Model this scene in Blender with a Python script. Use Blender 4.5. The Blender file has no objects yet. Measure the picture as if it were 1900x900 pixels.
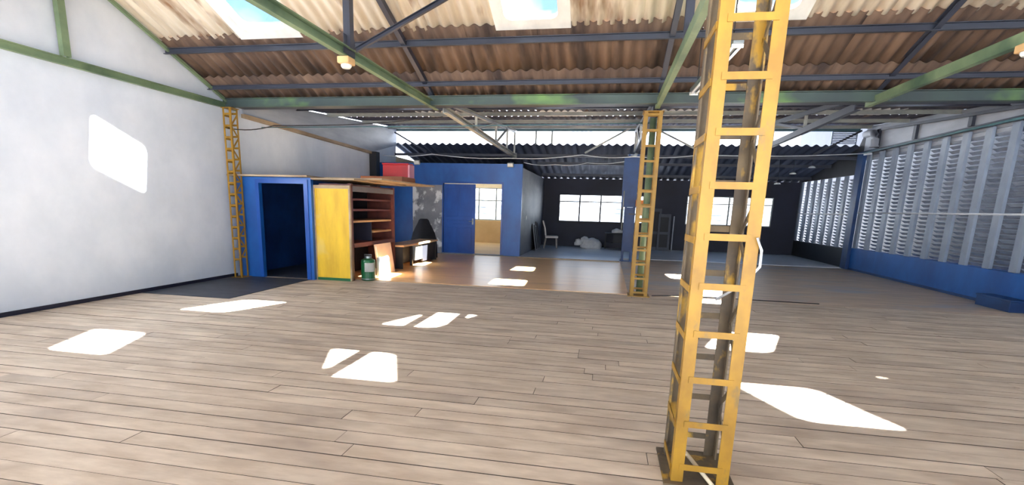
import bpy, bmesh, math, random
from mathutils import Vector, Matrix
random.seed(7)
SC = bpy.context.scene
COL = SC.collection

# ------------------------------------------------------------------ camera
YAW, PITCH, ROLL, FPX, PPX, PPY, EYE = 0.195901, 0.212524, 0.028174, 999.4, 918.36, 599.99, 1.45
def cam_axes(y, p, r):
    fw = Vector((-math.sin(y)*math.cos(p), math.cos(y)*math.cos(p), -math.sin(p)))
    ri = Vector((math.cos(y), math.sin(y), 0)); up = ri.cross(fw)
    c, s = math.cos(r), math.sin(r)
    return c*ri + s*up, -s*ri + c*up, fw
ax, ay, az = cam_axes(YAW, PITCH, ROLL)
cd = bpy.data.cameras.new('camera'); cam = bpy.data.objects.new('camera', cd); COL.objects.link(cam)
m = Matrix((ax, ay, -az)).transposed().to_4x4(); m.translation = (0, 0, EYE)
cam.matrix_world = m
cd.sensor_fit = 'HORIZONTAL'; cd.sensor_width = 36.0; cd.lens = FPX/1900*36
cd.shift_x = (950-PPX)/1900; cd.shift_y = (PPY-450)/1900
cd.clip_start = 0.05; cd.clip_end = 400
SC.camera = cam

# ------------------------------------------------------------------ world, sun, exposure
W = bpy.data.worlds.new('sky'); SC.world = W; W.use_nodes = True
nt = W.node_tree; nt.nodes.clear()
o_ = nt.nodes.new('ShaderNodeOutputWorld'); b_ = nt.nodes.new('ShaderNodeBackground')
tc = nt.nodes.new('ShaderNodeTexCoord'); nz = nt.nodes.new('ShaderNodeTexNoise'); cr = nt.nodes.new('ShaderNodeValToRGB')
nz.inputs['Scale'].default_value = 2.6; nz.inputs['Detail'].default_value = 6
cr.color_ramp.elements[0].position = 0.50; cr.color_ramp.elements[0].color = (0.15, 0.26, 0.46, 1)
cr.color_ramp.elements[1].position = 0.72; cr.color_ramp.elements[1].color = (1.1, 1.18, 1.3, 1)
nt.links.new(tc.outputs['Generated'], nz.inputs['Vector']); nt.links.new(nz.outputs['Fac'], cr.inputs['Fac'])
sp = nt.nodes.new('ShaderNodeSeparateXYZ'); nt.links.new(tc.outputs['Generated'], sp.inputs[0])
hz = nt.nodes.new('ShaderNodeMapRange'); hz.interpolation_type = 'SMOOTHSTEP'          # white haze towards the horizon, all the way round
hz.inputs[1].default_value = 0.08; hz.inputs[2].default_value = 0.26; hz.inputs[3].default_value = 1.0; hz.inputs[4].default_value = 0.0
nt.links.new(sp.outputs['Z'], hz.inputs[0])
mh = nt.nodes.new('ShaderNodeMix'); mh.data_type = 'RGBA'; nt.links.new(hz.outputs[0], mh.inputs['Factor'])
nt.links.new(cr.outputs['Color'], mh.inputs[6]); mh.inputs[7].default_value = (1.9, 2.05, 2.25, 1)
nt.links.new(mh.outputs[2], b_.inputs['Color']); nt.links.new(b_.outputs[0], o_.inputs[0])
b_.inputs['Strength'].default_value = 0.75
sl = bpy.data.lights.new('sun', 'SUN'); sun = bpy.data.objects.new('sun', sl); COL.objects.link(sun)
SUN_DIR = Vector((-0.945, -0.17, -1.0))
sun.rotation_euler = SUN_DIR.to_track_quat('-Z', 'Y').to_euler(); sun.location = (12, 6, 14)
sl.energy = 30.0; sl.angle = 0.012; sl.color = (1.0, 0.975, 0.94)
vs = SC.view_settings
vs.view_transform = 'Standard'; vs.look = 'None'; vs.gamma = 1.0; vs.use_curve_mapping = False; vs.exposure = 2.5
cy = SC.cycles
cy.use_denoising = True; cy.max_bounces = 12; cy.diffuse_bounces = 8; cy.glossy_bounces = 4
cy.transparent_max_bounces = 12; cy.sample_clamp_indirect = 8.0; cy.caustics_reflective = False; cy.caustics_refractive = False

# ------------------------------------------------------------------ materials
def lin(c):
    return tuple((v/12.92 if v <= 0.04045 else ((v+0.055)/1.055)**2.4) for v in (x/255 for x in c)) + (1,)
MATS = {}
def mat(name, c1, c2=None, rough=0.6, scale=(3, 3, 3), metal=0.0, bump=0.0, lo=0.35, hi=0.65, coat=0.0, detail=5,
        spread=0.0, rough2=None, c3=None, scale3=None, lo3=.55, hi3=.7, coords='world', bumpscale=None):
    """two or three tones mixed by stretched noise; optional tone shift from object to object"""
    M = bpy.data.materials.new(name); M.use_nodes = True; t = M.node_tree; N = t.nodes; L = t.links
    bs = N['Principled BSDF']; bs.inputs['Roughness'].default_value = rough; bs.inputs['Metallic'].default_value = metal
    if coat: bs.inputs['Coat Weight'].default_value = coat; bs.inputs['Coat Roughness'].default_value = 0.12
    if c2 is None:
        c2 = tuple(min(255, int(v*0.9)) for v in c1)
    if coords == 'world':
        g = N.new('ShaderNodeNewGeometry'); vec = g.outputs['Position']
    else:
        g = N.new('ShaderNodeTexCoord'); vec = g.outputs['Object']
    oi = N.new('ShaderNodeObjectInfo')
    def noise(sc, det):
        mp = N.new('ShaderNodeMapping'); mp.inputs['Scale'].default_value = sc
        L.new(vec, mp.inputs['Vector'])
        if spread:
            cmb = N.new('ShaderNodeVectorMath'); cmb.operation = 'SCALE'; cmb.inputs[0].default_value = (17, 9, 5)
            L.new(oi.outputs['Random'], cmb.inputs['Scale']); L.new(cmb.outputs[0], mp.inputs['Location'])
        n = N.new('ShaderNodeTexNoise'); n.inputs['Scale'].default_value = 1.0; n.inputs['Detail'].default_value = det
        n.inputs['Roughness'].default_value = 0.6
        L.new(mp.outputs[0], n.inputs['Vector']); return n
    n1 = noise(scale, detail)
    r = N.new('ShaderNodeValToRGB'); e = r.color_ramp.elements
    e[0].position = lo; e[0].color = lin(c1); e[1].position = hi; e[1].color = lin(c2)
    L.new(n1.outputs['Fac'], r.inputs['Fac']); out = r.outputs['Color']
    if c3 is not None:
        n3 = noise(scale3 or tuple(s*0.3 for s in scale), 4)
        mr = N.new('ShaderNodeMapRange'); mr.inputs[1].default_value = lo3; mr.inputs[2].default_value = hi3
        L.new(n3.outputs['Fac'], mr.inputs[0])
        mx = N.new('ShaderNodeMix'); mx.data_type = 'RGBA'; L.new(mr.outputs[0], mx.inputs['Factor'])
        L.new(out, mx.inputs[6]); mx.inputs[7].default_value = lin(c3); out = mx.outputs[2]
    if spread:
        hs = N.new('ShaderNodeHueSaturation')
        mr = N.new('ShaderNodeMapRange'); mr.inputs[3].default_value = 1-spread; mr.inputs[4].default_value = 1+spread
        L.new(oi.outputs['Random'], mr.inputs[0]); L.new(mr.outputs[0], hs.inputs['Value']); L.new(out, hs.inputs['Color'])
        out = hs.outputs['Color']
    L.new(out, bs.inputs['Base Color'])
    if rough2 is not None:
        mr = N.new('ShaderNodeMapRange'); mr.inputs[3].default_value = rough; mr.inputs[4].default_value = rough2
        L.new(n1.outputs['Fac'], mr.inputs[0]); L.new(mr.outputs[0], bs.inputs['Roughness'])
    if bump:
        bp = N.new('ShaderNodeBump'); bp.inputs['Strength'].default_value = bump; bp.inputs['Distance'].default_value = 0.01
        nb = noise(bumpscale, 6) if bumpscale else n1
        L.new(nb.outputs['Fac'], bp.inputs['Height']); L.new(bp.outputs[0], bs.inputs['Normal'])
    MATS[name] = M
    return M
mat('plank', (214, 198, 178), (186, 168, 148), rough=0.62, scale=(2.2, 7, 7), spread=0.06, c3=(156, 140, 126), scale3=(0.8, 1.3, 1), lo3=.5, hi3=.78, bump=.15, rough2=.8)
mat('plank_edge', (78, 66, 56), (60, 50, 42), rough=.9)
mat('subfloor', (62, 52, 44), (48, 40, 34), rough=.9)
mat('varnished', (244, 200, 142), (226, 180, 124), rough=0.3, scale=(1.0, 16, 10), c3=(212, 166, 114), scale3=(.6, 3, 1))
mat('worn_ply', (208, 184, 158), (176, 154, 132), rough=0.45, scale=(1.2, 9, 9), c3=(160, 164, 170), scale3=(.5, 1.2, 1), lo3=.54, hi3=.7)
mat('pale_floor', (226, 230, 234), (204, 210, 216), rough=0.32, scale=(1, 3, 1))
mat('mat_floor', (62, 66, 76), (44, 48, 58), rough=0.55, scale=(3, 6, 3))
mat('white_paint', (216, 224, 236), (200, 210, 224), rough=0.55, scale=(1.2, 1.2, 1.2), bump=.05)
mat('grey_panel', (168, 174, 184), (140, 146, 158), rough=0.5, scale=(1, .6, 3))
mat('blue_paint', (24, 94, 172), (18, 72, 142), rough=0.42, scale=(1.6, 1.6, 1), bump=.05)
mat('blue_door', (22, 80, 164), (16, 62, 136), rough=0.35, scale=(2, 2, 1))
mat('deep_blue', (22, 64, 118), (16, 46, 92), rough=0.5, scale=(1.5, 1.5, 2))
mat('navy', (26, 30, 52), (18, 20, 38), rough=0.6, scale=(1, 1, 1))
mat('black_paint', (24, 25, 32), (16, 17, 24), rough=0.6)
mat('grey_wall', (128, 130, 136), (96, 98, 108), rough=0.6, scale=(1, .7, 1.4))
mat('mural', (112, 114, 120), (140, 142, 146), rough=0.7, scale=(1.4, 1.4, 1.4), c3=(214, 216, 216), scale3=(3.2, 3, 2.4), lo3=.50, hi3=.58)
mat('tan_wall', (226, 196, 146), (210, 178, 128), rough=0.6, scale=(1, 1, 1))
mat('cream_wall', (236, 222, 190), (226, 210, 176), rough=0.6)
mat('yellow_col', (158, 118, 18), (132, 96, 14), rough=0.5, scale=(6, 6, 4), c3=(120, 96, 48), scale3=(9, 9, 5), lo3=.62, hi3=.72)
mat('brown_shaded_col', (104, 88, 62), (72, 62, 50), rough=0.7, scale=(6, 6, 5), c3=(172, 134, 46), scale3=(7, 7, 4), lo3=.56, hi3=.66)  # unpainted brown back legs, with the shade inside the column in the tone
mat('yellow_board', (226, 186, 40), (198, 158, 30), rough=0.55, scale=(5, 5, 1.2), c3=(206, 190, 130), scale3=(1, 1, .9), lo3=.55, hi3=.75)
mat('green_steel', (126, 146, 112), (92, 114, 88), rough=0.5, scale=(2, 1.2, 2), c3=(58, 84, 66), scale3=(1, .8, 1), lo3=.55, hi3=.7)
mat('beam_green', (66, 84, 78), (50, 62, 66), rough=.5, scale=(1.2, 1, 1), c3=(104, 140, 78), scale3=(.7, 1, 1), lo3=.52, hi3=.66)
mat('teal_steel', (80, 118, 124), (62, 96, 106), rough=0.5)
mat('dark_steel', (58, 64, 78), (44, 48, 62), rough=0.5, scale=(1, 1, 1))
mat('pale_steel', (176, 178, 170), (140, 144, 140), rough=0.5, scale=(1.5, 1.5, 1.5))
mat('roof_pale', (224, 216, 200), (198, 186, 166), rough=0.85, scale=(5.5, .8, 1), spread=.07, c3=(136, 106, 80), scale3=(3.4, .55, 1), lo3=.54, hi3=.68)
mat('roof_brown', (112, 90, 74), (80, 62, 52), rough=0.85, scale=(5.5, .7, 1), spread=.1, c3=(56, 44, 40), scale3=(3, .5, 1), lo3=.5, hi3=.66)  # brown stained sheets; the shade of the low rows is in the tone too
mat('roof_dark', (84, 84, 96), (58, 58, 72), rough=0.8, scale=(4, .6, 1), spread=.08, c3=(122, 106, 96), scale3=(3, .5, 1), lo3=.58, hi3=.68)
mat('roof_slate', (66, 76, 100), (50, 58, 80), rough=0.8, scale=(3, .6, 1), spread=.06)
mat('skylight_frame', (226, 226, 222), (206, 206, 204), rough=0.5, scale=(4, 2, 1))
mat('fin_grey', (140, 152, 168), (118, 130, 148), rough=0.45, scale=(2, 2, 1.5))
mat('slat_grey', (158, 168, 182), (132, 142, 158), rough=0.4, scale=(2, 3, 2), spread=.08)
mat('dark_wood', (104, 52, 42), (78, 38, 34), rough=0.5, scale=(6, 2, 6))
mat('shelf_wood', (200, 166, 122), (172, 132, 96), rough=0.55, scale=(6, 1.5, 6))
mat('raw_board', (176, 156, 128), (140, 120, 96), rough=0.7, scale=(2, 1.2, 4))
mat('pink_board', (220, 194, 170), (200, 172, 148), rough=0.45, scale=(1, 1.2, 2))
mat('cardboard', (176, 116, 82), (154, 98, 70), rough=0.8, scale=(2, 2, 2))
mat('kraft', (214, 178, 128), (196, 158, 108), rough=0.8)
mat('orange_card', (214, 128, 56), (196, 110, 46), rough=0.7)
mat('red_plastic', (206, 26, 40), (184, 20, 32), rough=0.4)
mat('pink_plastic', (238, 170, 176), (226, 150, 160), rough=0.4)
mat('green_can', (28, 104, 62), (20, 82, 50), rough=0.35)
mat('label_white', (232, 234, 230), (216, 218, 214), rough=0.5)
mat('dull_metal', (150, 158, 160), (122, 130, 134), rough=0.35, metal=.6)
mat('black_cloth', (20, 20, 27), (13, 13, 18), rough=0.85)
mat('chair_cloth', (236, 230, 222), (214, 204, 196), rough=0.7)
mat('chair_leg', (150, 140, 132), (120, 112, 106), rough=0.5)
mat('sack_white', (226, 226, 224), (196, 196, 198), rough=0.75, scale=(6, 6, 6), bump=.3)
mat('cable_white', (206, 210, 214), (190, 194, 200), rough=0.4)
mat('cable_black', (28, 28, 32), (20, 20, 24), rough=0.5)
mat('plaster_out', (196, 198, 200), (176, 178, 184), rough=0.8)
mat('out_glass', (120, 130, 142), (96, 106, 120), rough=0.2)
mat('out_ground', (170, 172, 176), (150, 152, 158), rough=0.9)
mat('tube_white', (244, 246, 248), (236, 238, 240), rough=0.3)
mat('stick_wood', (222, 208, 178), (200, 184, 152), rough=0.6)
for n_, v_ in (('varnished', .22), ('worn_ply', .2), ('plank', .3), ('pale_floor', .35)): MATS[n_].node_tree.nodes['Principled BSDF'].inputs['Specular IOR Level'].default_value = v_
def glass(name, tint, gloss=0.08):
    M = bpy.data.materials.new(name); M.use_nodes = True; t = M.node_tree; t.nodes.clear()
    o = t.nodes.new('ShaderNodeOutputMaterial'); mx = t.nodes.new('ShaderNodeMixShader')
    a = t.nodes.new('ShaderNodeBsdfTransparent'); a.inputs[0].default_value = tint
    g = t.nodes.new('ShaderNodeBsdfGlossy'); g.inputs['Roughness'].default_value = .05
    mx.inputs[0].default_value = gloss
    t.links.new(a.outputs[0], mx.inputs[1]); t.links.new(g.outputs[0], mx.inputs[2]); t.links.new(mx.outputs[0], o.inputs[0])
    MATS[name] = M
glass('clear_pane', (.97, .985, 1, 1), .05)
glass('window_glass', (.92, .95, .97, 1), .06)

# ------------------------------------------------------------------ builders
def link(name, me, parent=None, m=None):
    o = bpy.data.objects.new(name, me); COL.objects.link(o)
    if m is not None and me is not None and not me.materials: me.materials.append(MATS[m])
    if parent is not None: o.parent = parent
    return o
def tag(o, label, cat, group=None):
    o['label'] = label; o['category'] = cat
    if group: o['group'] = group
    return o
def struct(o):
    o['kind'] = 'structure'; return o
def empty(name, loc=(0, 0, 0)):
    o = bpy.data.objects.new(name, None); COL.objects.link(o); o.location = loc; o.empty_display_size = .1
    return o
def fin(bm, name, smooth=False):
    bmesh.ops.recalc_face_normals(bm, faces=bm.faces)
    me = bpy.data.meshes.new(name); bm.to_mesh(me); bm.free()
    if smooth:
        for p in me.polygons: p.use_smooth = True
    return me
def bm_box(bm, lo, hi, bev=0.0):
    lo = Vector(lo); hi = Vector(hi)
    r = bmesh.ops.create_cube(bm, size=1.0)
    for v in r['verts']:
        v.co = Vector(((v.co.x+.5)*(hi.x-lo.x)+lo.x, (v.co.y+.5)*(hi.y-lo.y)+lo.y, (v.co.z+.5)*(hi.z-lo.z)+lo.z))
    if bev:
        es = set(e for v in r['verts'] for e in v.link_edges)
        bmesh.ops.bevel(bm, geom=list(es), offset=bev, segments=2, affect='EDGES', profile=.5)
def box(name, lo, hi, m, parent=None, bev=0.0):
    """box in world coordinates; when parented, in the parent's frame"""
    bm = bmesh.new(); c = (Vector(lo)+Vector(hi))/2; h = (Vector(hi)-Vector(lo))/2
    bm_box(bm, -h, h, bev)
    o = link(name, fin(bm, name), parent, m); o.location = c
    return o
def bm_bar(bm, a, b, w, h, up=(0, 0, 1)):
    """rectangular bar from a to b"""
    a = Vector(a); b = Vector(b); d = (b-a).normalized(); up = Vector(up)
    if abs(d.dot(up)) > .99: up = Vector((0, 1, 0))
    s = d.cross(up).normalized(); u = s.cross(d).normalized()
    vs_ = []
    for p in (a, b):
        for i, j in ((-1, -1), (1, -1), (1, 1), (-1, 1)):
            vs_.append(bm.verts.new(p + s*i*w/2 + u*j*h/2))
    q = [(0, 1, 2, 3), (7, 6, 5, 4)] + [(i, (i+1) % 4, (i+1) % 4+4, i+4) for i in range(4)]
    for f in q: bm.faces.new([vs_[k] for k in f])
def bar(name, a, b, w, h, m, parent=None, up=(0, 0, 1)):
    bm = bmesh.new(); a = Vector(a); b = Vector(b); c = (a+b)/2
    bm_bar(bm, a-c, b-c, w, h, up)
    o = link(name, fin(bm, name), parent, m); o.location = c
    return o
def bm_profile(bm, a, b, prof, sx, sy):
    """sweep a closed 2-D profile (list of (u,v)) from a to b; sx, sy are the profile axes"""
    a = Vector(a); b = Vector(b); sx = Vector(sx); sy = Vector(sy); n = len(prof)
    r = [[bm.verts.new(p+sx*u+sy*v) for u, v in prof] for p in (a, b)]
    for i in range(n): bm.faces.new((r[0][i], r[0][(i+1) % n], r[1][(i+1) % n], r[1][i]))
    bm.faces.new(r[0][::-1]); bm.faces.new(r[1])
def i_prof(w, h, t):
    return [(-w/2, -h/2), (w/2, -h/2), (w/2, -h/2+t), (t/2, -h/2+t), (t/2, h/2-t), (w/2, h/2-t), (w/2, h/2), (-w/2, h/2), (-w/2, h/2-t), (-t/2, h/2-t), (-t/2, -h/2+t), (-w/2, -h/2+t)]
def c_prof(w, h, t):
    return [(-w/2, -h/2), (w/2, -h/2), (w/2, -h/2+t), (-w/2+t, -h/2+t), (-w/2+t, h/2-t), (w/2, h/2-t), (w/2, h/2), (-w/2, h/2)]
def steel(name, a, b, prof, m, parent=None, up=(0, 0, 1)):
    a = Vector(a); b = Vector(b); c = (a+b)/2; d = (b-a).normalized(); s = d.cross(Vector(up)).normalized(); u = s.cross(d)
    bm = bmesh.new(); bm_profile(bm, a-c, b-c, prof, s, u)
    o = link(name, fin(bm, name), parent, m); o.location = c
    return o
def bm_tube(bm, pts, r, seg=8, cap=True):
    pts = [Vector(p) for p in pts]; rings = []
    for i, p in enumerate(pts):
        d = (pts[min(i+1, len(pts)-1)]-pts[max(i-1, 0)]).normalized()
        up = Vector((0, 0, 1)) if abs(d.z) < .95 else Vector((0, 1, 0))
        s = d.cross(up).normalized(); u = s.cross(d)
        rr = r[i] if isinstance(r, (list, tuple)) else r
        rings.append([bm.verts.new(p + (s*math.cos(k*2*math.pi/seg)+u*math.sin(k*2*math.pi/seg))*rr) for k in range(seg)])
    for a, b in zip(rings, rings[1:]):
        for k in range(seg): bm.faces.new((a[k], a[(k+1) % seg], b[(k+1) % seg], b[k]))
    if cap:
        bm.faces.new(rings[0][::-1]); bm.faces.new(rings[-1])
def tube(name, pts, r, m, parent=None, seg=8, smooth=True):
    bm = bmesh.new(); c = Vector(pts[0]) if parent is None else Vector((0, 0, 0))
    bm_tube(bm, [Vector(p)-c for p in pts], r, seg)
    o = link(name, fin(bm, name, smooth), parent, m); o.location = c
    return o
def bm_lathe(bm, prof, seg=24):
    rings = [[bm.verts.new((r*math.cos(k*2*math.pi/seg), r*math.sin(k*2*math.pi/seg), z)) for k in range(seg)] for r, z in prof]
    for a, b in zip(rings, rings[1:]):
        for k in range(seg): bm.faces.new((a[k], a[(k+1) % seg], b[(k+1) % seg], b[k]))
    bm.faces.new(rings[0][::-1]); bm.faces.new(rings[-1])
def lathe(name, prof, m, parent=None, loc=(0, 0, 0), seg=24):
    bm = bmesh.new(); bm_lathe(bm, prof, seg); o = link(name, fin(bm, name, False), parent, m); o.location = loc
    return o
def wall_y(name, x0, x1, y0, y1, z0, z1, holes, m, parent=None):
    """wall lying across Y (thickness y0..y1) with rectangular holes (hx0,hx1,hz0,hz1)"""
    xs = sorted({x0, x1, *[h[0] for h in holes], *[h[1] for h in holes]}); zs = sorted({z0, z1, *[h[2] for h in holes], *[h[3] for h in holes]})
    return wall_grid(name, xs, zs, holes, m, parent, lambda a, b, c, d: ((a, y0, c), (b, y1, d)))
def wall_grid(name, us, zs, holes, m, parent, f):
    bm = bmesh.new()
    for a, b in zip(us, us[1:]):
        for c, d in zip(zs, zs[1:]):
            if any(a >= h[0]-1e-6 and b <= h[1]+1e-6 and c >= h[2]-1e-6 and d <= h[3]+1e-6 for h in holes): continue
            bm_box(bm, *f(a, b, c, d))
    return link(name, fin(bm, name), parent, m)

# ================================================================== SETTING
XL, XR, YB = -7.0, 6.8, 21.9
TX = [-6.93, -3.02, 0.67, 3.70]
Y0, YR, Y1 = 3.0, 6.2, 9.4
SL = 0.40
def z_roof(y):
    return 3.17 + SL*(Y1-y) if y >= YR else 3.17 + SL*(y-Y0)
def z_roof2(y): return 3.36 + 0.066*(y-9.4)
YE = 17.6                                     # where the second roof ends and the open strip of sky begins
def z_roof3(y): return 3.36 - (y-YE)*(3.36-2.62)/(YB-YE)

# ---- floor: slab with every plank its own piece
fl = struct(box('floor', (XL, -3.4, -.30), (XR, 9.72, -.035), 'subfloor'))
plank_me = bpy.data.meshes.new('plank'); bm = bmesh.new(); bm_box(bm, (-.5, -.5, -.5), (.5, .5, .5)); bm.to_mesh(plank_me); bm.free(); plank_me.materials.append(MATS['plank']); plank_me.materials.append(MATS['plank_edge'])
for p in plank_me.polygons: p.material_index = 0 if p.normal.z > .5 else 1
BW = 0.171
y = 9.70; row = 0
while y > 0.2:
    gap = 0.003 if row % 2 else random.uniform(.007, .014)
    x = XL + 0.01 - random.uniform(0, 2.2)
    while x < XR:
        ln = random.uniform(3.0, 4.8); a = max(x, XL+.01); b = min(x+ln, XR-.01)
        if b-a > .05:
            p = bpy.data.objects.new('plank', plank_me); COL.objects.link(p); p.parent = fl
            h = .035 + random.uniform(-.0015, .0015)
            p.matrix_parent_inverse = fl.matrix_world.inverted()
            p.location = Vector(((a+b)/2, y-BW/2, -.035+h/2)) - fl.location
            p.matrix_parent_inverse = Matrix.Identity(4)
            p.scale = (b-a-.004, BW-gap, h)
        x += ln
    y -= BW; row += 1
struct(box('floor_front', (XL, -3.4, -.035), (XR, y+.0, 0), 'plank'))
# varnished boards in front of the blue room, worn plywood beside them, pale floor behind
struct(box('floor_varnished', (XL, 9.73, -.30), (.46, 15.95, .004), 'varnished'))
struct(box('floor_plywood', (.462, 9.73, -.30), (XR, 17.2, .0), 'worn_ply'))
struct(box('floor_rear', (-2.52, 17.2, -.30), (XR, YB, .012), 'pale_floor'))
struct(box('floor_step', (-2.52, 15.952, -.30), (.462, 17.198, .012), 'pale_floor'))
struct(box('trim_1', (-2.52, 15.88, 0), (.44, 15.951, .03), 'raw_board'))
struct(box('floor_room', (XL, 15.952, -.30), (-2.522, YB, .006), 'tan_wall'))
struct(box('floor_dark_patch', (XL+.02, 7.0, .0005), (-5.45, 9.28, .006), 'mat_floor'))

# ---- left wall with its gable
bm = bmesh.new()
prof = [(-3.4, -.3), (YE, -.3), (YE, z_roof2(YE)-.02), (9.55, z_roof2(9.55)-.02), (9.4, 3.17), (YR, z_roof(YR)), (Y0, 3.17), (-.1, z_roof(YR)), (-3.2, 3.17), (-3.4, 3.2)]
va = [bm.verts.new((XL, a, b)) for a, b in prof]; vb = [bm.verts.new((XL-.2, a, b)) for a, b in prof]
bm.faces.new(va); bm.faces.new(vb[::-1])
for i in range(len(prof)):
    j = (i+1) % len(prof); bm.faces.new((va[i], vb[i], vb[j], va[j]))
struct(link('wall_left', fin(bm, 'wall_left'), None, 'white_paint'))
struct(wall_grid('wall_left_rear', [YE, 18.2, 21.2, YB+.2], [-.3, .9, 2.3, 3.0], [(18.2, 21.2, .9, 2.3)], 'cream_wall', None, lambda a, b, c, d: ((XL-.2, a, c), (XL, b, d))))
struct(box('baseboard_left', (XL, -3.4, 0.0), (XL+.015, 9.28, .055), 'navy'))
# grey sheeting in the gable of the second roof, above a timber rail
bm = bmesh.new()
q = [(9.75, 3.02), (15.55, 2.93), (YE, 3.36), (YE, z_roof2(YE)-.03), (9.75, z_roof2(9.75)-.03)]
va = [bm.verts.new((XL+.03, a, b)) for a, b in q]; vb = [bm.verts.new((XL+.002, a, b)) for a, b in q]
bm.faces.new(va); bm.faces.new(vb[::-1])
for i in range(len(q)):
    j = (i+1) % len(q); bm.faces.new((va[i], vb[i], vb[j], va[j]))
struct(link('wall_left_sheeting', fin(bm, 'gable'), None, 'grey_panel'))
struct(bar('trim_2', (XL+.05, 9.7, 3.02), (XL+.05, 15.6, 2.92), .07, .07, 'raw_board'))
struct(box('trim_3', (XL+.003, 15.5, 0), (XL+.22, 15.75, 2.95), 'black_paint'))

# ---- right wall: blue dado, grey sheeting over the louvres
struct(box('trim_13', (XR+.081, 9.93, 3.0), (XR+.25, 17.2, 3.3), 'grey_panel'))  # hidden header, added to stop sun streaking in above the louvres
struct(box('wall_right', (XR, 9.93, -.3), (XR+.2, 17.2, .60), 'blue_paint'))
struct(box('wall_right_rear', (XR, 17.2, -.3), (XR+.2, YB+.2, .55), 'black_paint'))
bm = bmesh.new()
q = [(-3.4, -.3), (9.93, -.3), (9.93, z_roof2(9.93)), (9.5, z_roof2(9.5)), (9.4, 3.17), (YR, z_roof(YR)), (Y0, 3.17), (-.1, z_roof(YR)), (-3.2, 3.17), (-3.4, 3.2)]
va = [bm.verts.new((XR, a, b)) for a, b in q]; vb = [bm.verts.new((XR+.2, a, b)) for a, b in q]
bm.faces.new(va[::-1]); bm.faces.new(vb)
for i in range(len(q)):
    j = (i+1) % len(q); bm.faces.new((va[i], va[j], vb[j], vb[i]))
struct(link('wall_right_front', fin(bm, 'wall_right_front'), None, 'white_paint'))
struct(box('baseboard_right', (XR-.02, 9.5, 0), (XR-.0005, 17.0, .05), 'deep_blue'))
bm = bmesh.new()
q = [(9.93, 3.16), (17.2, 3.16), (17.2, z_roof2(17.2)), (9.93, z_roof2(9.93))]
va = [bm.verts.new((XR, a, b)) for a, b in q]; vb = [bm.verts.new((XR+.08, a, b)) for a, b in q]
bm.faces.new(va[::-1]); bm.faces.new(vb)
for i in range(4):
    j = (i+1) % 4; bm.faces.new((va[i], va[j], vb[j], vb[i]))
sheet = struct(link('wall_right_sheeting', fin(bm, 'sheeting'), None, 'grey_panel'))
for yy in (11.0, 12.6, 14.6, 16.4):
    box('stud', (XR-.06, yy-.06, 3.23), (XR-.001, yy+.06, z_roof2(yy)-.12), 'dark_steel', sheet)
bm = bmesh.new()
q = [(17.2, 2.63), (YB, 2.63), (YB, 2.64), (17.6, 3.34), (17.2, 3.80)]
va = [bm.verts.new((XR, a, b)) for a, b in q]; vb = [bm.verts.new((XR+.08, a, b)) for a, b in q]
bm.faces.new(va[::-1]); bm.faces.new(vb)
for i in range(5):
    j = (i+1) % 5; bm.faces.new((va[i], va[j], vb[j], vb[i]))
struct(link('wall_right_gable', fin(bm, 'gable_rear'), None, 'black_paint'))
struct(box('trim_4', (XR-.10, 16.95, 0), (XR-.001, 17.32, 3.2), 'deep_blue', bev=.01))

# ---- back wall and its two windows
WIN = [(-1.9, 1.35, .97, 2.03), (2.92, 5.95, 1.0, 2.06)]
ROOMWIN = (-6.6, -3.0, .92, 2.2)
struct(wall_y('wall_back', -2.58, XR, YB, YB+.2, -.3, 2.62, WIN, 'navy'))
struct(wall_y('wall_back_room', XL, -2.58, YB, YB+.2, -.3, 2.62, [ROOMWIN], 'cream_wall'))
def steel_window(name, x0, x1, z0, z1, cols, y, frame, bars, panes_transom=.28):
    w = empty(name, ((x0+x1)/2, y, z0)); struct(w)
    hx = (x1-x0)/2; h = z1-z0; t = .035
    box('frame', (-hx, -.03, 0), (hx, .03, t), frame, w); box('frame', (-hx, -.03, h-t), (hx, .03, h), frame, w)
    box('frame', (-hx, -.03, t), (-hx+t, .03, h-t), frame, w); box('frame', (hx-t, -.03, t), (hx, .03, h-t), frame, w)
    zt = h-panes_transom
    box('transom', (-hx+t, -.025, zt-.02), (hx-t, .025, zt+.02), frame, w)
    cw = 2*hx/cols
    for k in range(1, cols):
        box('mullion', (-hx+k*cw-.028, -.028, t), (-hx+k*cw+.028, .028, h-t), frame, w)
    for k in range(cols):
        a = -hx+k*cw+.036; b = -hx+(k+1)*cw-.036
        box('pane', (a, -.003, t), (b, .003, zt-.021), 'window_glass', w)
        box('pane', (a, -.003, zt+.021), (b, .003, h-t), 'window_glass', w)
    for k in range(bars):
        z = h*(k+1)/(bars+1)
        tube('bar', [(-hx+.01, .06, z), (hx-.01, .06, z)], .008, 'pale_steel', w, 6)
    return w
steel_window('window_1', *WIN[0][:2], *WIN[0][2:], 4, YB+.06, 'black_paint', 5)
steel_window('window_2', *WIN[1][:2], *WIN[1][2:], 4, YB+.06, 'pale_steel', 5)
w4 = steel_window('window_added', 18.2, 21.2, .9, 2.3, 4, 0, 'pale_steel', 4, .4); w4.location = (XL-.1, 19.7, .9); w4.rotation_euler = (0, 0, math.pi/2)  # unseen window, added to brighten the blue room
steel_window('window_3', *ROOMWIN[:2], *ROOMWIN[2:], 5, YB+.06, 'pale_steel', 4, .5)
struct(box('trim_5', (-1.95, YB-.04, .925), (1.4, YB-.001, .965), 'black_paint'))

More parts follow.
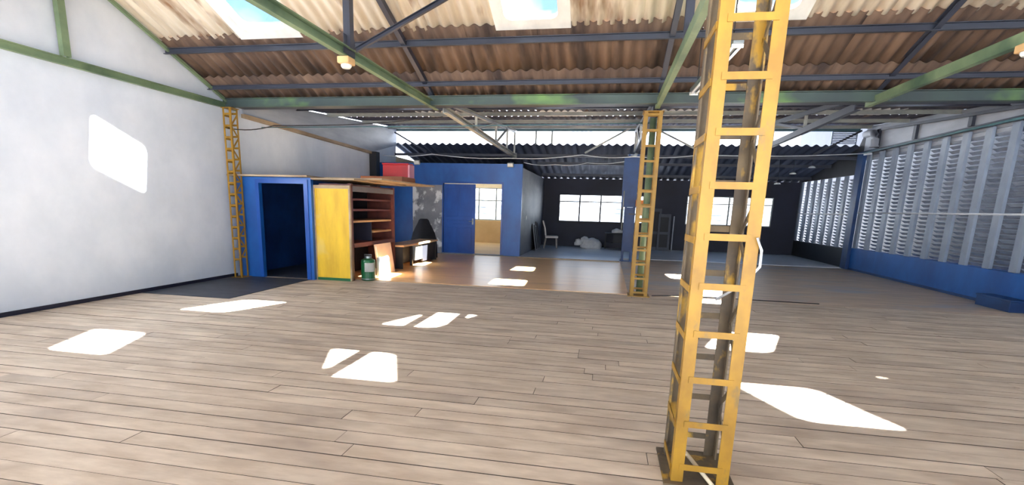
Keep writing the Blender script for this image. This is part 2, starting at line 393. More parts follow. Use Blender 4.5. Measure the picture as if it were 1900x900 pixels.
# ---- blue room: front wall with doorway, grey side wall, ceiling
DX0, DX1, DX2, DH = -4.93, -3.93, -3.12, 2.12
YF = 16.2
struct(wall_y('wall_partition', XL, -2.52, YF, YF+.12, 0, 2.70, [(DX0, DX2, 0, DH)], 'blue_paint'))
struct(box('wall_mural', (-5.9, YF-.03, .02), (DX0-.03, YF-.001, 2.06), 'mural'))
struct(box('wall_room_side', (-2.64, YF+.12, 0), (-2.52, YB, 2.60), 'grey_wall'))
struct(box('ceiling_room', (XL, YF+.12, 2.52), (-2.64, YB, 2.60), 'cream_wall'))
struct(box('wall_room_dado', (XL, YB-.012, .0), (-2.66, YB-.001, .90), 'tan_wall'))
for k, (a, b) in enumerate(((DX0-.05, DX0), (DX2, DX2+.05))):
    struct(box('trim_%d' % (6+k), (a, YF-.02, 0), (b, YF+.13, DH+.05), 'blue_door'))
struct(box('trim_8', (DX0, YF-.02, DH), (DX2, YF+.13, DH+.05), 'blue_door'))
struct(box('trim_9', (DX0-.05, YF-.10, 0.004), (DX2+.1, YF+.1, .03), 'grey_wall'))
door = struct(empty('door_1', (DX0, YF+.04, .03)))
dw = DX1-DX0; dh = DH-.05
box('leaf', (0.01, -.02, 0), (dw, .02, dh), 'blue_door', door)
for (a, b) in ((.10, .78), (.88, 1.00), (1.10, 1.98)):
    for (c, d) in ((.10, dw/2-.04), (dw/2+.04, dw-.10)) if b-a > .3 else ((.10, dw-.10),):
        box('door_panel', (c, -.036, a), (d, -.0205, b), 'blue_door', door, .008)
hd = box('lock_plate', (dw-.09, -.034, .88), (dw-.045, -.0205, 1.06), 'dull_metal', door, .003)
tube('door_handle', [(dw-.067, -.03, .98), (dw-.067, -.075, .98), (dw-.18, -.08, .975)], .010, 'dull_metal', door)

# ---- storage booth beside the left wall: blue front with dark doorway
BY0, BY1, BX1 = 9.30, 12.8, -4.66
struct(wall_y('wall_booth_front', XL+.05, -5.36, BY0, BY0+.08, 0, 1.88, [(-6.42, -5.50, 0, 1.77)], 'blue_paint'))
struct(box('trim_10', (-6.49, BY0-.02, 0), (-6.42, BY0-.001, 1.84), 'blue_door'))
struct(box('trim_11', (-5.50, BY0-.02, 0), (-5.42, BY0-.001, 1.84), 'blue_door'))
struct(box('trim_12', (-6.42, BY0-.02, 1.77), (-5.50, BY0-.001, 1.84), 'blue_door'))
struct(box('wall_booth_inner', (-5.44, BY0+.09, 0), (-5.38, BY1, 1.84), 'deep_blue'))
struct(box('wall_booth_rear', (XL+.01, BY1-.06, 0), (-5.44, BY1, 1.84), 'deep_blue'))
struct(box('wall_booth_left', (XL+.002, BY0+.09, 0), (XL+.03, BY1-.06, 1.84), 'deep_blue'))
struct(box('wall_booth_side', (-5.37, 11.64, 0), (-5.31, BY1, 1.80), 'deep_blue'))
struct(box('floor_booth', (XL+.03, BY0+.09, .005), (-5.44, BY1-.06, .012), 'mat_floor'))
top = struct(empty('ceiling_booth', (0, 0, 1.84)))
for k, (a, b, c, d, zz) in enumerate(((XL+.03, -5.34, 9.14, 12.9, .045), (-5.43, -4.50, 9.30, 11.9, .012), (-5.335, -4.16, 9.75, 12.95, .045))):
    bx = box('roof_board', (a, c, zz), (b, d, zz+.03), 'raw_board', top)
yb = tag(empty('yellow_panel', (-5.0, 9.40, 0)), 'tall yellow painted end panel of the shelving, beside the dark doorway', 'panel')
box('board', (-.34, 0, 0), (.33, .04, 1.74), 'yellow_board', yb)
box('edge_strip', (-.37, -.012, 0), (-.34, .04, 1.76), 'raw_board', yb); box('edge_strip', (.33, -.012, 0), (.36, .04, 1.76), 'raw_board', yb)
box('top_rail', (-.34, -.012, 1.70), (.33, -.0005, 1.76), 'raw_board', yb); box('bottom_rail', (-.34, -.010, 0), (.33, -.0005, .05), 'green_can', yb)

# ---- roofs: each corrugated sheet its own piece
def sheet_mesh(name, waves, amp, seg=8, t=.008):
    n = waves*seg; vs_, fs = [], []
    for k in range(n+1):
        u = k/n; z = amp*math.cos(2*math.pi*waves*u)
        for v in (0, 1):
            vs_.append((u-.5, v-.5, z)); vs_.append((u-.5, v-.5, z+t))
    for k in range(n):
        a = 4*k; b = 4*k+4
        fs += [(a, b, b+2, a+2), (a+1, a+3, b+3, b+1), (a, a+1, b+1, b), (a+2, b+2, b+3, a+3)]
    fs += [(0, 2, 3, 1), (4*n, 4*n+1, 4*n+3, 4*n+2)]
    me = bpy.data.meshes.new(name); me.from_pydata(vs_, [], fs)
    for p in me.polygons: p.use_smooth = len(p.vertices) == 4 and abs(p.normal.z) > .2
    return me
SHEETS = {}
def sheet_for(m, waves, amp):
    k = (m, waves)
    if k not in SHEETS:
        me = sheet_mesh('roof_sheet', waves, amp); me.materials.append(MATS[m]); SHEETS[k] = me
    return SHEETS[k]
def split_x(a, b, w=.98):
    n = max(1, round((b-a)/w)); return [(a+(b-a)*i/n, a+(b-a)*(i+1)/n) for i in range(n)]
def lay_row(parent, ya, yb_, zf, m, skies=(), waves=6, amp=.022, lift=0.0, x0=XL-.15, x1=XR+.15, lap=.05):
    """one row of sheets between ya and yb_ on the surface zf(y), leaving out the skylight cells"""
    cuts = [x0] + [v for s in skies for v in (s-SKW, s+SKW)] + [x1]
    za, zb = zf(ya), zf(yb_); ang = math.atan2(zb-za, yb_-ya); ln = math.hypot(yb_-ya, zb-za)
    for i in range(0, len(cuts), 2):
        for a, b in split_x(cuts[i], cuts[i+1]):
            o = bpy.data.objects.new('roof_sheet', sheet_for(m, waves, amp)); COL.objects.link(o); o.parent = parent
            o.location = ((a+b)/2, (ya+yb_)/2, (za+zb)/2+.035+lift); o.rotation_euler = (ang, 0, 0)
            o.scale = (b-a+.02, ln+lap, 1)
SKW = .48
SKX = [-5.06, -1.15, 1.72, 5.52]
def skylight(xc, ya, yb_, zf, oa, ob, label, hw=.36, group='skylights'):
    """pale flanged skylight filling the sheet cell ya..yb_, rounded opening oa..ob"""
    za, zb = zf(ya), zf(yb_); ang = math.atan2(zb-za, yb_-ya); c = math.cos(ang)
    s = tag(empty('skylight', (xc, (ya+yb_)/2, (za+zb)/2+.035)), label, 'skylight', group); s.rotation_euler = (ang, 0, 0)
    ym = (ya+yb_)/2; L2 = (yb_-ya)/2/c+.03; W2 = SKW+.03
    l0, l1 = (oa-ym)/c, (ob-ym)/c; r = .10; hole = []
    for (cx, cy_, a0) in ((hw-r, l1-r, 0), (-hw+r, l1-r, 90), (-hw+r, l0+r, 180), (hw-r, l0+r, 270)):
        for k in range(7):
            t = math.radians(a0+15*k); hole.append((cx+r*math.cos(t), cy_+r*math.sin(t)))
    mid = (0, (l0+l1)/2); outer = []
    for (hx, hy) in hole:
        dx, dy = hx-mid[0], hy-mid[1]; k = 1e9
        if dx > 1e-6: k = min(k, W2/dx)
        if dx < -1e-6: k = min(k, -W2/dx)
        if dy > 1e-6: k = min(k, (L2-mid[1])/dy)
        if dy < -1e-6: k = min(k, (-L2-mid[1])/dy)
        outer.append([mid[0]+dx*k, mid[1]+dy*k])
    for cx, cy_ in ((W2, L2), (-W2, L2), (-W2, -L2), (W2, -L2)):           # square off the corners
        i = min(range(len(outer)), key=lambda j: (outer[j][0]-cx)**2+(outer[j][1]-cy_)**2); outer[i] = [cx, cy_]
    bm = bmesh.new(); n = len(hole)
    lo_h = [bm.verts.new((x, y_, -.012)) for x, y_ in hole]; lo_o = [bm.verts.new((x, y_, -.012)) for x, y_ in outer]
    hi_h = [bm.verts.new((x, y_, .05)) for x, y_ in hole]; hi_o = [bm.verts.new((x, y_, .012)) for x, y_ in outer]
    for k in range(n):
        j = (k+1) % n
        bm.faces.new((lo_h[k], lo_h[j], lo_o[j], lo_o[k])); bm.faces.new((hi_h[k], hi_o[k], hi_o[j], hi_h[j]))
        bm.faces.new((lo_h[k], hi_h[k], hi_h[j], lo_h[j])); bm.faces.new((lo_o[k], lo_o[j], hi_o[j], hi_o[k]))
    link('frame', fin(bm, 'skylight_frame'), s, 'skylight_frame')
    bm = bmesh.new()
    f = bm.faces.new([bm.verts.new((x, y_, .050)) for x, y_ in hole])
    e = bmesh.ops.extrude_face_region(bm, geom=[f]); bmesh.ops.translate(bm, vec=(0, 0, .006), verts=[v for v in e['geom'] if isinstance(v, bmesh.types.BMVert)])
    link('pane', fin(bm, 'pane'), s, 'clear_pane')
    return s
BAYS = ['between the white wall and the conduit truss', 'between the conduit truss and the column truss', 'beside the column truss on its louvre side', 'over the bay beside the louvres']
r1 = struct(empty('ceiling_far_slope')); r2 = struct(empty('ceiling_near_slope')); r3 = struct(empty('ceiling_second_roof')); r4 = struct(empty('ceiling_rear_roof')); r0 = struct(empty('ceiling_front_roof'))
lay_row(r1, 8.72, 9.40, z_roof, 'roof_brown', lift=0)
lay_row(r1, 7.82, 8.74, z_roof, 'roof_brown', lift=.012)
lay_row(r1, 6.27, 7.84, z_roof, 'roof_pale', SKX, lift=.024)
lay_row(r2, 4.56, 6.13, z_roof, 'roof_pale', SKX, lift=.024)
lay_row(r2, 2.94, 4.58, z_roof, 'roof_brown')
steel('ridge_cap', (XL-.1, YR, z_roof(YR)+.09), (XR+.1, YR, z_roof(YR)+.09), [(-.30, -.10), (0, .02), (.30, -.10), (.30, -.09), (0, .035), (-.30, -.09)], 'roof_pale', r1)
for x, w in zip(SKX, BAYS):
    skylight(x, 6.27, 7.84, z_roof, 6.80, 7.70, 'skylight in the far roof slope, ' + w, .35)
    skylight(x, 4.56, 6.13, z_roof, 4.70, 5.60, 'skylight in the near roof slope, ' + w, .35)
SK2 = [-4.15, -1.2, 1.5, 5.3]
lay_row(r3, 9.45, 10.45, z_roof2, 'roof_dark', [4.95])
skylight(4.95, 9.48, 10.38, z_roof2, 9.58, 10.32, 'low skylight tucked behind the valley gutter beside the louvre wall', group='skylights of the second roof')
lay_row(r3, 10.45, 11.65, z_roof2, 'roof_dark', SK2, lift=.01)
lay_row(r3, 11.65, 13.0, z_roof2, 'roof_dark')
lay_row(r3, 13.0, 14.2, z_roof2, 'roof_dark', SK2, lift=.01)
lay_row(r3, 14.2, 16.0, z_roof2, 'roof_dark')
lay_row(r3, 16.0, 17.72, z_roof2, 'roof_dark', lift=.01)
B2 = ['above the booth', 'over the varnished floor', 'right of the blue rear column', 'near the louvre wall']
for x, w in zip(SK2, B2):
    skylight(x, 10.45, 11.65, z_roof2, 10.62, 11.5, 'low skylight in the second roof near the valley, ' + w, group='skylights of the second roof')
    skylight(x, 13.0, 14.2, z_roof2, 13.15, 14.05, 'low skylight in the second roof further back, ' + w, group='skylights of the second roof')
lay_row(r4, YE-.05, YB+.5, z_roof3, 'roof_slate', waves=4, amp=.032, lap=.0)
def z_front(y): return 3.17 + SL*(Y0-y) if y > -.2 else 3.17+SL*(y+3.4)
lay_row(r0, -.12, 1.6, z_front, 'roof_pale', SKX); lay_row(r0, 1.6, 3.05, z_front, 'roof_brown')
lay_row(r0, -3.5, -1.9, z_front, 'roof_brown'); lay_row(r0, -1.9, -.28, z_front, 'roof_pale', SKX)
for x, w in zip(SKX, BAYS):
    skylight(x, -.12, 1.6, z_front, .1, 1.4, 'front roof, far slope skylight, ' + w, group='skylights of the front roof')
    skylight(x, -1.9, -.28, z_front, -1.7, -.5, 'front roof, near slope skylight, ' + w, group='skylights of the front roof')

# ---- purlins, beams, gutter
def purlin(y, z, m, label, prof=None, x0=XL+.01, x1=XR-.01, name='purlin', group=None):
    p = steel(name, (x0, y, z), (x1, y, z), prof or c_prof(.05, .085, .008), m)
    return tag(p, label, 'beam', group)
purlin(7.93, z_roof(7.93)-.06, 'dark_steel', 'dark steel roof purlin just below the skylights of the far slope')
purlin(6.45, z_roof(6.45)-.06, 'dark_steel', 'dark steel purlin beside the ridge on the far slope')
purlin(5.95, z_roof(5.95)-.06, 'dark_steel', 'dark steel purlin beside the ridge on the near slope')
purlin(4.45, z_roof(4.45)-.06, 'dark_steel', 'dark steel roof purlin just below the skylights of the near slope')
purlin(8.85, z_roof(8.85)-.04, 'dark_steel', 'dark steel purlin low on the far slope, close above the green beam', c_prof(.05, .07, .008))
purlin(9.22, 3.165, 'beam_green', 'long green eaves beam under the valley of the roofs', i_prof(.10, .15, .012), name='eaves_beam')
purlin(9.63, 3.25, 'dark_steel', 'dark sheet-metal valley gutter between the two roofs', c_prof(.34, .20, .01), name='valley_gutter', x1=XR-.16)
purlin(2.95, 3.165, 'green_steel', 'green eaves beam carried by the tall yellow column', i_prof(.10, .15, .012), name='eaves_beam')
for y_, w in ((11.62, 'nearest the valley gutter'), (13.0, 'midway back'), (15.0, 'above the blue room'), (16.9, 'last before the open strip of sky')):
    purlin(y_, z_roof2(y_)-.035, 'pale_steel' if y_ > 12 else 'dark_steel', 'purlin under the second roof, ' + w, c_prof(.05, .08, .008), group='purlins under the second roof')
purlin(YE-.02, z_roof2(YE)-.05, 'teal_steel', 'teal steel edge beam above the open strip of sky', c_prof(.06, .11, .01), name='edge_beam')
purlin(17.46, 3.06, 'dark_steel', 'dark beam under the upper edge of the rear corrugated roof', c_prof(.05, .08, .008), group='beams under the rear roof')
purlin(19.3, z_roof3(19.3)-.09, 'dark_steel', 'dark beam midway under the rear corrugated roof', c_prof(.05, .08, .008), x0=-2.5, group='beams under the rear roof')
purlin(20.9, z_roof3(20.9)-.09, 'dark_steel', 'dark beam under the rear corrugated roof close to the windows', c_prof(.05, .08, .008), x0=-2.5, group='beams under the rear roof')

# ---- trusses of the main roof
def truss(x, label, chord_m, web_m, conduit=False, wall=False):
    t = tag(empty('roof_truss', (x, YR, 3.1)), label, 'truss', 'main roof trusses')
    P = lambda y, z: (0, y-YR, z-3.1)
    prof = c_prof(.07, .115, .012) if not wall else c_prof(.05, .10, .012)
    steel('bottom_chord', P(Y0-.05, 3.12), P(9.50, 3.12), prof, chord_m, t)
    if wall:
        steel('king_post', P(YR, 3.18), P(YR, 4.30), c_prof(.07, .10, .01), chord_m, t, up=(0, 1, 0))
        for a, b in ((Y0, 3.10), (9.40, 3.10)):
            steel('top_chord', P(a, b+.04), P(YR, z_roof(YR)-.04), c_prof(.04, .05, .008), chord_m, t)
        return t
    for a in (Y0-.05, 9.5):
        steel('top_chord', P(a, 3.18), P(YR, 4.30), c_prof(.07, .08, .01), web_m, t)
    steel('king_post', P(YR, 3.17), P(YR, 4.30), c_prof(.08, .10, .01), web_m, t, up=(0, 1, 0))
    box('gusset_plate', P(YR-.14, 3.10), (.006, .14, .20), web_m, t)
    if conduit:
        for k, dx in enumerate((-.055, -.075, -.095)):
            tube('conduit', [(dx, -3.1, .10-.03*k), (dx, 0.6+.25*k, .10-.03*k)], .008, ('green_steel', 'cable_white', 'teal_steel')[k], t, 6)
    return t
truss(TX[0], 'green truss fixed flat against the gable of the white wall', 'green_steel', 'green_steel', wall=True)
truss(TX[1], 'roof truss with green bottom chord, conduits and a small junction lamp', 'green_steel', 'dark_steel', conduit=True)
truss(TX[2], 'roof truss with green bottom chord carried by the yellow lattice columns', 'green_steel', 'dark_steel')
truss(TX[3], 'roof truss with green bottom chord over the bay beside the louvres', 'green_steel', 'dark_steel')
tag(steel('brace', (-2.95, 6.22, 3.16), (-.60, 6.22, 4.25), c_prof(.04, .05, .006), 'dark_steel'), 'dark steel brace rising from the king post of the conduit truss to the ridge', 'brace')
# ---- trusses of the second roof
def truss2(x, label, chord_m):
    t = tag(empty('rear_truss', (x, 9.6, 3.1)), label, 'truss', 'trusses of the second roof')
    P = lambda y, z: (0, y-9.6, z-3.1)
    steel('bottom_chord', P(9.84, 3.13), P(17.4, 3.03), c_prof(.09, .11, .012), chord_m, t)
    steel('top_chord', P(9.84, z_roof2(9.84)-.125), P(17.5, z_roof2(17.5)-.125), c_prof(.07, .08, .01), chord_m, t)
    for y_ in (12.2, 14.4, 16.0, 17.3):
        steel('web_post', P(y_, 3.08), P(y_, z_roof2(y_)-.16), c_prof(.05, .05, .006), 'pale_steel', t, up=(0, 1, 0))
    steel('web_diagonal', P(12.3, 3.15), P(14.4, z_roof2(14.4)-.14), c_prof(.04, .05, .006), chord_m, t)
    steel('web_diagonal', P(14.5, 3.12), P(16.0, z_roof2(16.0)-.14), c_prof(.04, .05, .006), chord_m, t)
    box('end_plate', (-.06, 7.8, -.14), (.06, 7.82, .03), chord_m, t)
    return t
truss2(-2.97, 'pale rear truss ending above the corner of the blue room', 'pale_steel')
truss2(.67, 'dark rear truss running from the far yellow column to the blue column', 'dark_steel')
truss2(3.7, 'grey rear truss over the plywood floor beside the louvres', 'dark_steel')
# posts and braces in the open strip
for k, x in enumerate((-2.35, -1.85)):
    tag(steel('strip_post', (x, YE+.02, z_roof3(YE)+.05), (x, YE+.02, z_roof2(YE)-.1), c_prof(.05, .05, .006), 'pale_steel', up=(0, 1, 0)), ('thin post in the sky strip directly above the blue room corner', 'thin post in the sky strip between the blue room corner and the tower')[k], 'post', 'posts in the sky strip')
for (a, za, b, zb, w) in ((-.8, 3.14, .5, 3.86, 'rising to the blue column from the blue room side'), (2.7, 3.14, 1.2, 3.86, 'falling away from the blue column towards the louvres'),
                          (-5.86, 3.14, -6.95, 3.74, 'beside the grey gable sheeting'), (5.6, 3.14, 6.75, 3.80, 'near the louvre wall')):
    tag(steel('knee_brace', (a, 17.38, za), (b, 17.38, zb), c_prof(.035, .05, .006), 'pale_steel' if abs(a) < 3 else 'dark_steel'), 'slanting brace before the sky strip, ' + w, 'brace', 'braces before the sky strip')
tag(steel('side_strut', (6.70, 9.95, 3.27), (6.70, 16.1, 3.66), c_prof(.05, .06, .006), 'dark_steel'), 'dark rail along the top of the grey sheeting over the louvres', 'rail')

# ================================================================== THINGS
# ---- lattice columns
def angle_leg(t, x, y, h, dx, dy, w, m, th=.009):
    """angle iron standing at corner (x,y), flanges running towards dx, dy"""
    bm = bmesh.new()
    pr = [(0, 0), (dx*w, 0), (dx*w, dy*th), (dx*th, dy*th), (dx*th, dy*w), (0, dy*w)]
    bm_profile(bm, (x, y, .012), (x, y, h), pr, (1, 0, 0), (0, 1, 0))
    return link('leg', fin(bm, 'leg'), t, m)
def lattice_column(x0, x1, y0, y1, h, rungs, label, front, back, w=.07, group='yellow lattice columns', lace=True):
    cx, cy_ = (x0+x1)/2, (y0+y1)/2
    t = tag(empty('lattice_column', (cx, cy_, 0)), label, 'column', group)
    hx, hy = (x1-x0)/2, (y1-y0)/2
    angle_leg(t, -hx, -hy, h, 1, 1, w, front); angle_leg(t, hx, -hy, h, -1, 1, w, front)
    angle_leg(t, -hx, hy, h, 1, -1, w, back); angle_leg(t, hx, hy, h, -1, -1, w, back)
    rh = .034
    for k, z in enumerate(rungs):
        box('rung', (-hx+w*.6, -hy-.006, z-rh/2), (hx-w*.6, -hy-.0005, z+rh/2), front, t)
        box('rung', (-hx-.006, -hy+w*.5, z-.02-rh/2), (-hx-.0005, hy-w*.5, z-.02+rh/2), front, t)
        box('rung', (-hx+w*.6, hy+.0005, z+.03-rh/2), (hx-w*.6, hy+.006, z+.03+rh/2), back, t)
        if lace and k+1 < len(rungs):
            z2 = rungs[k+1]; a, b = (hy-w*.3, -hy+w*.3) if k % 2 else (-hy+w*.3, hy-w*.3)
            bm = bmesh.new(); bm_bar(bm, (hx-.012, a, z), (hx-.012, b, z2), .03, .008, up=(1, 0, 0))
            link('lacing_bar', fin(bm, 'lacing_bar'), t, back)
    box('base_plate', (-hx-.04, -hy-.04, 0), (hx+.04, hy+.04, .012), back, t)
    box('cap_plate', (-hx-.02, -hy-.02, h), (hx+.02, hy+.02, h+.012), back, t)
    return t
lattice_column(.44, .735, 2.85, 3.24, 3.07, [.10+.247*k for k in range(12)], 'tall yellow lattice steel column standing on the plank floor in sunlight', 'yellow_col', 'brown_shaded_col', .062)
lattice_column(.48, .77, 9.55, 9.86, 3.03, [.07+.243*k for k in range(13)], 'yellow lattice steel column at the edge of the varnished floor', 'yellow_col', 'yellow_col', .06)
lattice_column(-6.88, -6.72, 9.04, 9.24, 3.05, [.35+.20*k for k in range(14)], 'narrow yellow lattice column against the white wall beside the blue booth', 'yellow_col', 'yellow_col', .03)
bc = lattice_column(.48, .78, 16.25, 16.55, 3.0, [.3+.3*k for k in range(9)], 'dark blue lattice column with boarded upper part before the rear windows', 'deep_blue', 'deep_blue', .06, 'blue columns')
for sgn in (0,):
    box('cladding_board', (-.26, -.185, 1.55), (.16, -.158, 2.92), 'deep_blue', bc)
    box('cladding_board', (-.10, -.18, .30), (.10, -.158, 1.548), 'deep_blue', bc)
    tube('conduit', [(-.2, -.2, .9), (-.2, -.2, 2.0)], .014, 'pale_steel', bc)
    box('switch_box', (.18, -.20, 1.95), (.27, -.158, 2.12), 'pale_steel', bc, .006)
tag(tube('downpipe', [(.66, 10.02, .01), (.66, 10.02, 3.0)], .055, 'green_steel', None, 14), 'green pipe behind the far yellow lattice column', 'pipe')

# ---- louvre banks
slat_me = {}
def louvre_bank(y0, n, pitch, z0, z1, label, fw=.19, dz=.09):
    b = tag(empty('louvre_bank', (XR, y0, z0)), label, 'louvre')
    H = z1-z0
    for k in range(n+1):
        box('fin', (.0, k*pitch-fw/2, 0), (.06, k*pitch+fw/2, H), 'fin_grey', b, .004)
    L = pitch-fw; key = round(L, 3)
    bm = bmesh.new(); bm_bar(bm, (0, -L/2-.01, 0), (0, L/2+.01, 0), .088, .010); me = fin(bm, 'slat'); me.materials.append(MATS['slat_grey'])
    m_ = int(H/dz)
    for k in range(n):
        for j in range(m_):
            o = bpy.data.objects.new('slat', me); COL.objects.link(o); o.parent = b
            o.location = (.105, (k+.5)*pitch, .05+j*dz); o.rotation_euler = (0, math.radians(36), 0)
    return b
louvre_bank(10.03, 10, .682, .603, 3.14, 'wide bank of pale grey louvres above the blue dado')
louvre_bank(17.50, 7, .622, .553, 2.62, 'smaller bank of louvres past the blue corner post, above the black dado')
def pipe(name, pts, r, m, label, cat='pipe', group=None, seg=8):
    return tag(tube(name, pts, r, m, None, seg), label, cat, group)
pipe('rail_pipe', [(XR-.0185, 10.0, 1.57), (XR-.0185, 16.9, 1.57)], .018, 'cable_white', 'thin white pipe running across the middle of the wide louvre bank')
pipe('rail_pipe', [(XR-.0185, 17.4, 1.52), (XR-.0185, 21.7, 1.52)], .018, 'cable_white', 'thin white pipe running across the smaller louvre bank')
rl = tag(empty('top_rail', (XR-.04, 13.4, 3.18)), 'pale green rail along the top of the wide louvre bank', 'rail')
steel('rail', (0, -3.9, 0), (0, 3.6, 0), c_prof(.06, .07, .008), 'dark_steel', rl)
tube('pipe', [(-.05, -3.9, -.02), (-.05, 3.6, -.02)], .022, 'teal_steel', rl)
box('lamp_cap', (-.12, 3.1, -.10), (-.03, 3.4, -.05), 'tube_white', rl, .01)
vb_ = tag(empty('vent_duct', (XR-.14, 16.55, 3.24)), 'pale grey bent vent duct above the blue corner post', 'duct')
tube('elbow', [(0, -.25, 0), (0, -.25, .2), (0, -.2, .3), (0, -.08, .37), (0, .1, .39), (0, .35, .39)], .09, 'grey_panel', vb_, 14)
lathe('collar', [(.11, 0), (.11, .03)], 'grey_panel', vb_, (0, -.25, 0))
sx = tag(empty('vent_screen', (6.42, YE+.06, 3.45)), 'small slatted screen at the louvre end of the sky strip', 'screen')
for k in range(9): box('slat', (-.30, -.01, .02+.045*k), (.30, .03, .045+.045*k), 'fin_grey', sx)
box('frame', (-.33, -.02, 0), (-.30, .04, .45), 'fin_grey', sx); box('frame', (.30, -.02, 0), (.33, .04, .45), 'fin_grey', sx)
bb = tag(empty('floor_chest', (XR-.16, 10.55, 0)), 'low dark blue box against the blue dado under the louvres', 'box')
box('body', (-.13, -.42, 0), (.13, .42, .17), 'deep_blue', bb, .006); box('lid', (-.14, -.43, .171), (.14, .43, .20), 'deep_blue', bb, .006)

# ---- shelving unit on the booth's side
sh = tag(empty('shelving_unit', (-5.0, 10.52, 0)), 'reddish-brown open shelving unit with deep shelves above a big open bottom bay', 'shelf')
SX0, SX1, SY0, SY1 = -.29, .35, -1.06, 1.06
box('back_panel', (SX0-.02, SY0, 0), (SX0, SY1, 1.76), 'black_paint', sh)
for y_ in (SY0, SY1-.07): box('upright', (SX1-.06, y_, 0), (SX1, y_+.07, 1.80), 'dark_wood', sh)
for y_ in (SY0+.002, SY1-.03): box('side_panel', (SX0, y_, 0), (SX1-.06, y_+.025, 1.76), 'dark_wood', sh)
box('top_board', (SX0, SY0, 1.76), (SX1-.061, SY1, 1.79), 'dark_wood', sh)
box('fascia', (SX1-.03, SY0+.07, 1.66), (SX1-.002, SY1-.07, 1.76), 'grey_wall', sh)
for z, a, b, mm in ((1.52, SY0+.03, SY1-.035, 'dark_wood'), (1.32, SY0+.03, SY1-.035, 'dark_wood'), (1.10, SY0+.03, SY1-.035, 'shelf_wood'), (.88, 0.05, SY1-.035, 'shelf_wood')):
    box('shelf_board', (SX0+.001, a, z-.018), (SX1-.065, b, z+.018), mm, sh)
box('shelf_board', (SX0+.001, SY0+.07, .62), (SX1+.005, SY1-.07, .70), 'dark_wood', sh)
box('divider', (SX0+.001, .01, .701), (SX1-.10, .045, 1.08), 'navy', sh)
lp = tag(empty('leaning_board', (-4.50, 10.75, 0.004)), 'pale pinkish board leaning against the bottom bay of the shelving', 'board')
bm = bmesh.new(); bm_box(bm, (-.012, -.42, 0), (.012, .42, .64), .004); o = link('board', fin(bm, 'board'), lp, 'pink_board'); o.rotation_euler = (0, math.radians(-9), 0)
bm = bmesh.new(); bm_box(bm, (.0125, -.40, .05), (.022, -.37, .60)); o = link('edge_batten', fin(bm, 'batten'), lp, 'label_white'); o.rotation_euler = (0, math.radians(-9), 0)
wr = tag(empty('sun_patch_roll', (-4.40, 10.12, .004)), 'upright white roll standing in for the sunlit patch beside the leaning pinkish board', 'roll')  # solid stand-in for a patch of sunlight by the board
lathe('roll', [(.055, 0), (.06, .02), (.058, .36), (.045, .40)], 'label_white', wr); lathe('core', [(.02, .401), (.02, .415)], 'kraft', wr)
gc = tag(empty('green_canister', (-4.44, 9.68, .004)), 'green metal canister with a white label standing before the shelving', 'canister')
lathe('body', [(.12, 0), (.135, .015), (.135, .36), (.125, .39), (.07, .42)], 'green_can', gc)
lathe('rim', [(.139, .02), (.139, .04)], 'dull_metal', gc); lathe('neck', [(.06, .421), (.06, .455), (.045, .47)], 'dull_metal', gc)
tube('handle', [(-.07, 0, .41), (-.07, 0, .49), (.07, 0, .49), (.07, 0, .41)], .009, 'dull_metal', gc)
bm = bmesh.new(); seg = 8
ra = [[bm.verts.new((.137*math.cos(math.radians(-95+12*k)), .137*math.sin(math.radians(-95+12*k)), z)) for k in range(seg)] for z in (.17, .34)]
for k in range(seg-1): bm.faces.new((ra[0][k], ra[0][k+1], ra[1][k+1], ra[1][k]))
bmesh.ops.solidify(bm, geom=bm.faces[:], thickness=-.002)
link('paper_label', fin(bm, 'paper_label'), gc, 'label_white')
# ---- bench past the shelves
be = tag(empty('low_bench', (-4.72, 12.9, 0.004)), 'low bench with pale wooden top and dark boxed front below the blue booth wall', 'bench')
box('top', (-.26, -1.28, .50), (.26, 1.28, .545), 'shelf_wood', be, .006)
box('end_panel', (-.24, -1.26, 0), (.22, -1.22, .499), 'black_paint', be); box('end_panel', (-.24, 1.22, 0), (.22, 1.26, .499), 'black_paint', be)
box('front_panel', (.16, .20, .05), (.20, 1.22, .498), 'black_paint', be); box('back_panel', (-.24, -1.22, 0), (-.21, 1.22, .499), 'black_paint', be)
box('front_panel', (.16, -.40, .12), (.195, .196, .498), 'dull_metal', be)
box('leg', (.10, -.46, 0), (.16, -.40, .499), 'black_paint', be)
def blob(name, loc, size, m, seed, label, cat, amp=.18, flat=True, sub=3):
    from mathutils import noise
    bm = bmesh.new(); bmesh.ops.create_icosphere(bm, subdivisions=sub, radius=1)
    for v in bm.verts:
        d = v.co.normalized(); k = 1+amp*noise.noise(d*1.7+Vector((seed, 0, 0)))+amp*.6*noise.noise(d*4+Vector((0, seed, 0)))
        c = Vector((d.x*size[0], d.y*size[1], d.z*size[2]))*k
        if flat: c.z = max(c.z, -size[2]*.55) + size[2]*.55
        v.co = c
    o = link(name, fin(bm, name, True), None, m); o.location = loc
    return tag(o, label, cat) if label else o
